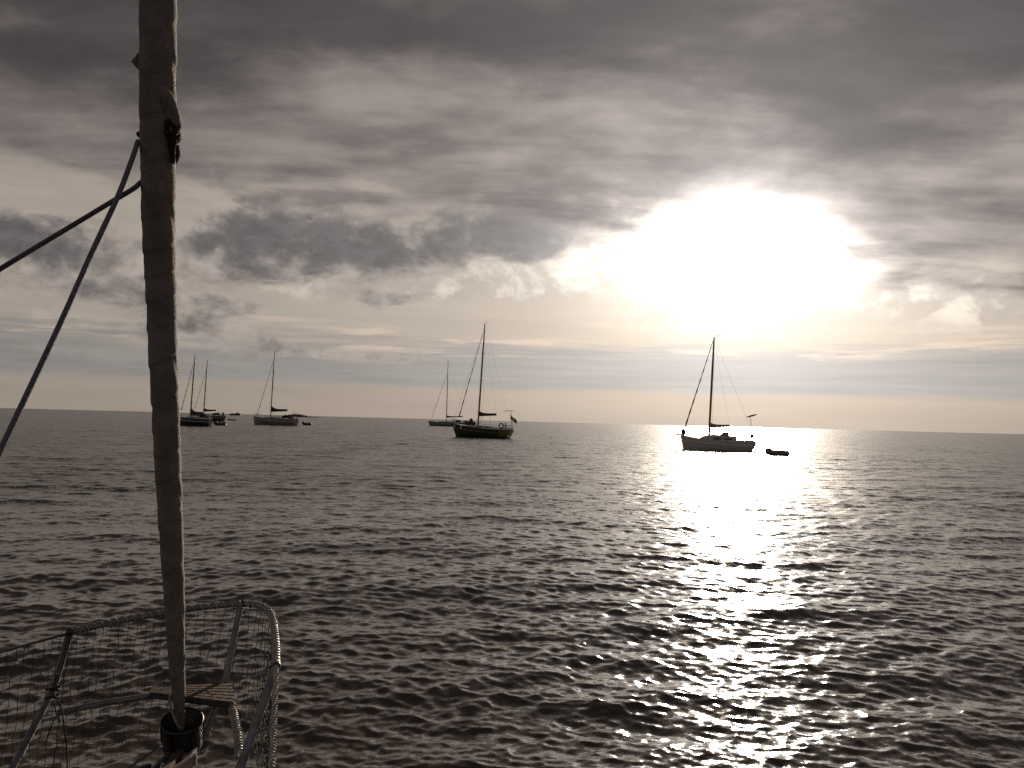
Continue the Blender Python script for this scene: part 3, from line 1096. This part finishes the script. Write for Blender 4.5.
# short bright fitting and turnbuckle at the foot of the starboard leg
tb = MB().tube([onZ(240.5, 756, 1.30), onZ(240, 772, 1.27)], .013, 10)
tb.ball(onZ(241, 756, 1.31), (.018, .018, .018), 8, 6)
tb.build('rail_fitting', mat('polished_steel', (.6, .57, .52), .22, 1.0), own)
# bow roller and anchor shank under the drum
br = MB()
for dx in (-.055, .055):
    br.box((CX + dx + .07, 4.22, 1.03), (.012, .36, .08))
br.tube([(CX + .005, 4.36, 1.03), (CX + .135, 4.36, 1.03)], .03, 12)
br.build('bow_roller', M_tube, own)
an = MB()
an.box((CX + .07, 4.20, 1.05), (.03, .5, .04), 0.05)
an.box((CX + .13, 4.16, 1.055), (.02, .26, .05), -.2)
an.build('anchor', M_rust, own)
# small lashing and bight of line on the port leg
ls = MB()
c = onZ(53, 693, 1.36)
ls.tube([c + Vector((.03 * math.cos(a), .03 * math.sin(a), .006 * a - .04)) for a in [k * .5 for k in range(26)]], .006, 6)
ls.tube(smooth_path([c, atY(60, 704, 4.1), atY(64, 725, 4.08), atY(67, 755, 4.05), atY(67, 790, 4.0)], 5), .0035, 6)
ls.tube(smooth_path([c, atY(56, 712, 4.12), atY(60, 722, 4.1), atY(56, 716, 4.12), atY(50, 730, 4.1), atY(45, 745, 4.08)], 5), .003, 6)
ls.build('lashing', M_rope3, own)

# ------------------------------------------------------------ netting laced between rail and toe rail
net = MB()
top_path = [Vector((-3.3, -1.0, 1.6)), Vector((-2.95, 1.2, 1.62)), onZ(0, 652, 1.64)]
seg_top = [(list(reversed(port_run)), ), (rail_s[:rail_s.index(rail[4]) + 1] if rail[4] in rail_s else rail_s[:33],), ]
i4 = min(range(len(rail_s)), key=lambda i: (rail_s[i] - rail[4]).length)
tops = [[Vector(p) for p in reversed(port_run)], rail_s[:i4 + 1], rail_s[i4:], [Vector(p) for p in stb_run]]
deckz = 1.03
bots = [[Vector((CX - half(y), y, deckz)) for y in (-1.0, 1.2, 2.6, 3.72)],
        [Vector((CX - half(y), y, deckz)) for y in (3.72, 4.0, 4.2, 4.30)],
        [Vector((CX + half(y), y, deckz)) for y in (4.30, 4.2, 4.0, 3.6, 3.23)],
        [Vector((CX + half(y), y, deckz)) for y in (3.23, 2.4, 1.2, .3)]]
rnd = random.Random(4)
nh = 14
for T, Bp in zip(tops, bots):
    Lt = sum((b - a).length for a, b in zip(T, T[1:]))
    n = max(3, int(Lt / .047))
    grid = []
    for i in range(n + 1):
        f = i / n
        a, b = at_frac(T, f), at_frac(Bp, f)
        col = []
        for j in range(nh + 1):
            v = j / nh
            pl_ = Vector((a.x, a.y, b.z)).lerp(b, .22)
            p = a.lerp(pl_, v)
            p += Vector((rnd.uniform(-1, 1), rnd.uniform(-1, 1), rnd.uniform(-1, 1))) * .007 * (0 if j in (0, nh) else 1)
            p.z -= .012 * math.sin(f * n * 1.1) * v
            col.append(p)
        grid.append(col)
    for col in grid:
        net.tube(col, .0015, 4, False)
    for j in range(1, nh + 1):
        net.tube([c_[j] for c_ in grid], .0015, 4, False)
no = net.build('safety_net', M_net, None, False)
tag(no, 'square mesh netting laced round the steel pulpit rails at lower left', 'net')

# ------------------------------------------------------------ the furled headsail on the forestay
KS = .364
P0 = atY(180.5, 722, 4.42)
CC = P0.y + KS * P0.z


def stay(px, py):
    d = ray(px, py)
    s = (CC - EYE.y - KS * EYE.z) / (d.y + KS * d.z)
    return EYE + d * s


prof = [(181.5, 726, 7), (180.5, 716, 8.5), (178.2, 690, 13.2), (176, 640, 17), (173, 570, 21), (168.6, 480, 25), (165, 400, 27.2), (162.6, 340, 28.8), (159.8, 260, 31.6), (158, 180, 34), (157.8, 90, 35.2), (158, 0, 36.2)]
pp_, ww_ = [], []
for a, b, c in prof:
    p = stay(a, b)
    pp_.append(p)
    ww_.append(c * p.y / FPX / 2 * .985)
dirn_ = (pp_[-1] - pp_[-2]).normalized()
for k in (1.0, 2.5, 5, 8.0):
    pp_.append(pp_[11] + dirn_ * k)
    ww_.append(.067 - .004 * k)
cl = smooth_path(pp_, 12)
wl_ = smooth_path([Vector((w_, 0, 0)) for w_ in ww_], 12)
Ls = [0]
for a, b in zip(cl, cl[1:]):
    Ls.append(Ls[-1] + (b - a).length)
tot = Ls[-1]
sail = thing('furled_headsail', 'tall furled headsail wrapped round the forestay in grey-beige canvas at left', 'sail', tuple(P0), 0, None, True)
ss_ = list(np.arange(0, 4.1, .0075)) + list(np.arange(4.1, tot, .08))
ci, ph2 = 0, 0
rows = []
rnd = random.Random(2)
nz = [rnd.uniform(0, 6.28) for _ in range(12)]
NS = 56
for s in ss_:
    while ci < len(Ls) - 2 and Ls[ci + 1] < s:
        ci += 1
    f = (s - Ls[ci]) / max(1e-6, Ls[ci + 1] - Ls[ci])
    c = cl[ci].lerp(cl[ci + 1], min(f, 1))
    r0 = wl_[ci].lerp(wl_[ci + 1], min(f, 1)).x
    t_ = (cl[ci + 1] - cl[ci]).normalized()
    u = t_.cross(Vector((0, 1, 0))).normalized()
    w_ = t_.cross(u)
    pitch = .150 + .0 * s
    row = []
    for k in range(NS):
        a = 2 * math.pi * k / NS
        fr = (s / pitch + (.06 * math.sin(s * 3.1) + .035 * math.sin(s * 7.9 + 1)) / pitch - a / (2 * math.pi) + .06 * math.sin(s * 9 + nz[0])) % 1.0
        step = .5 - fr if fr > .06 else (.5 - .06) * (fr / .06) - .0
        fr2 = (s / .62 + a / (2 * math.pi) * 1.0 + .1 * math.sin(a * 2 + nz[3])) % 1.0
        step2 = max(0, 1 - abs(fr2 - .5) * 14)
        bump = .022 * math.sin(2 * a + s * 2.1 + nz[1]) + .014 * math.sin(3 * a - s * 13 + nz[2]) + .010 * math.sin(s * 41 + 2 * a + nz[4]) + .008 * math.sin(s * 83 + a + nz[5])
        wr = .006 * math.sin(a * 5 + s * 60 + nz[6]) * math.sin(s * 7 + nz[7])
        q = r0 * (1 + (.072 if s < 2.4 else .05) * step + bump + wr - .05 * step2)
        row.append(c + (u * math.cos(a) + w_ * math.sin(a)) * q)
    rows.append(row)
M_sail = mat('sun_strip_canvas', (0.20, 0.18, 0.165), 0.9, col2=(0.14, 0.125, 0.115), vscale=9, bump=.5, bscale=90)
so = MB().quad_grid(rows, True, True, True).build('sail', M_sail, sail)
# foil and lower swivel above the drum
low = P0 - dirn_ * .0
dc = stay(183, 712)
d0 = stay(183, 757) + Vector((0, 0, .0))
axd = (stay(182, 716) - stay(183.5, 757)).normalized()
db = stay(183.2, 752)
MB().tube([db - axd * .12, pp_[0] + axd * .05], .016, 10).build('foil', M_alu, sail)
dr = MB()
dtop = stay(182.6, 721)
hh = (dtop - db).length
R0 = .094


def ring(mb, c, r, tr_, n=28, m_=8):
    u = axd.cross(Vector((0, 1, 0))).normalized()
    w_ = axd.cross(u)
    mb.tube([c + (u * math.cos(a) + w_ * math.sin(a)) * r for a in [2 * math.pi * k / n for k in range(n + 1)]], tr_, m_, False)


uu = axd.cross(Vector((0, 1, 0))).normalized()
vv = axd.cross(uu)
pr = [(0.015, .0), (R0 * .80, .0), (R0 * .98, .22), (R0 * 1.0, .62), (R0 * 1.02, .97), (R0 * 1.05, 1.0), (R0 * .96, 1.0), (R0 * .90, .95), (R0 * .62, .80), (R0 * .30, .72), (.018, .72)]
rows = [[db + axd * hh * h_ + (uu * math.cos(a) + vv * math.sin(a)) * r_ for a in [2 * math.pi * k / 32 for k in range(32)]] for r_, h_ in pr]
drum = MB().quad_grid(rows, True, False, False, True).build('furling_drum', M_drum, sail)
rg2 = MB()
ring(rg2, db + axd * hh, R0 * 1.03, .006)
rg2.build('drum_rim', M_drum, drum)
cg = MB()
for k in range(6):
    a = 2 * math.pi * k / 6 + .3
    o_ = (uu * math.cos(a) + vv * math.sin(a)) * R0 * 1.05
    cg.tube([db + o_ * .86, db + axd * hh * .5 + o_, db + axd * hh + o_], .004, 5)
cg.build('drum_guard', M_drum, drum)
fl_ = MB()
fl_.tube(smooth_path([stay(176, 742) + Vector((0, -.10, 0)), atY(160, 747, 4.15), atY(140, 760, 4.0), atY(118, 775, 3.9), atY(80, 800, 3.7)], 5), .0055, 6)
fl_.build('furling_line', M_rope2, sail)
tk = MB()
tk.tube(smooth_path([stay(174, 690) + Vector((0, -.06, 0)), stay(175, 705) + Vector((0, -.05, 0)), stay(181, 722) + Vector((0, -.045, 0)), stay(184, 727) + Vector((0, -.02, 0))], 5), .006, 6)
tk.build('tack_strap', M_lace, sail)
# corner of cloth standing out
c1_, c2_, c3_ = stay(141, 50), stay(131.5, 62), stay(142, 74)
fp = MB()
tt = Vector((0, .004, 0))
fp.quad_grid([[c1_ - tt, c2_ - tt, c3_ - tt], [c1_ + tt, c2_ + tt, c3_ + tt]], True, True, True)
fp.build('cloth_corner', M_sail, sail, False)
# clew patch folded over at the right edge
cw = MB()
e = Vector((0, -.040, 0))
cp = [stay(166, 92) + Vector((0, -.055, 0)), stay(171.5, 102) + Vector((0, -.045, 0)), stay(174.6, 117) + e * .6, stay(176.8, 131) + e * .6, stay(176, 140) + e * .7]
cw.tube(smooth_path(cp, 5), [.010 + .020 * math.sin(math.pi * min(1, k / 20)) ** .7 for k in range(21)], 10)
cw.build('clew', M_sail, sail)

# ------------------------------------------------------------ sheets tied to the clew
RS = .0108
s1 = thing('port_sheet', 'blue flecked rope running from the furled sail steeply down to the left edge', 'rope', tuple(stay(141, 142)), 0, 'sheets of the headsail', True)
def aroundsail(py0, py1, a0, a1, n=24, extra=.012):
    out = []
    for i in range(n + 1):
        k = i / n
        py = py0 + (py1 - py0) * k
        cx_ = np.interp(py, [p[1] for p in prof][::-1], [p[0] for p in prof][::-1])
        c = stay(cx_, py)
        r = np.interp(py, [p[1] for p in prof][::-1], [p[2] for p in prof][::-1]) * c.y / FPX / 2 + extra
        a = R(a0 + (a1 - a0) * k)
        # angle 0 = right of the sail, 90 = beyond it, -90 = toward the viewer
        out.append(c + Vector((math.cos(a) * r, math.sin(a) * r, 0)))
    return out


q = aroundsail(134, 143, 5, 182, 20)
pa, pb_ = atY(0, 452, 2.82), atY(-40, 545, 2.66)
p1 = q + [atY(133.5, 155, 3.36), atY(118, 196, 3.28), atY(93, 250, 3.18), atY(60, 324, 3.04), atY(28, 392, 2.92), atY(0, 452, 2.82), pb_, pb_ + (pb_ - pa) * 1.5, Vector((-3.25, .4, 1.12)), Vector((-3.3, -2.5, 1.06))]
MB().tube(smooth_path(p1, 4), RS * .93, 10).build('rope', M_rope, s1)
kn = MB()
kn.ball(stay(139.8, 134.5), (.013, .02, .012), 8, 6)
kn.build('rope_end', M_rope2, s1)
s2 = thing('starboard_sheet', 'darker rope leaving the furled sail lower down and sloping gently to the left edge', 'rope', tuple(stay(141, 184)), 0, 'sheets of the headsail', True)
q = aroundsail(146, 184, 0, 180, 24, .008)
qq = q + [atY(134, 188.3, 3.44), atY(118, 198, 3.43), atY(84, 218.5, 3.41), atY(50, 239, 3.38), atY(0, 269, 3.32), atY(-60, 305, 3.25), Vector((-2.75, 2.2, 2.5)), Vector((-3.1, .6, 1.5)), Vector((-3.2, -.4, 1.08))]
MB().tube(smooth_path(qq, 4), RS * .9, 10).build('rope', M_rope2, s2)
# the knot at the clew
kt = thing('clew_knot', 'dark knot and hanging loop on the right side of the furled sail', 'knot', tuple(stay(174, 133)), 0, None, True)
kb = MB()
kc = stay(174.5, 134) + Vector((0, -.035, 0))
for i, (rx, rz_, ty) in enumerate(((.024, .030, 0), (.030, .018, .9), (.018, .026, -.7), (.027, .022, 1.8))):
    ring_ = []
    for k in range(17):
        a = 2 * math.pi * k / 16
        v_ = Vector((rx * math.cos(a), .014 * math.sin(2 * a + i), rz_ * math.sin(a)))
        v_.rotate(Matrix.Rotation(ty, 3, 'Y'))
        ring_.append(kc + v_ + Vector((.003 * i, -.004 * i, .003 * i)))
    kb.tube(ring_, .0105, 8, False)
kb.build('bowline', M_rope3, kt)
hl = MB()
hl.tube(smooth_path([stay(176, 128) + e, stay(179.6, 137) + e, stay(178, 146) + e, stay(176.8, 152) + e, stay(176.6, 160) + e, stay(176, 166) + e], 6), [.010] * 25 + [.012] * 6, 8)
hl.tube(smooth_path([stay(173, 140) + e, stay(174.2, 150) + e, stay(176, 163) + e], 6), .008, 8)
build_each(hl, 'loop', M_rope3, kt)
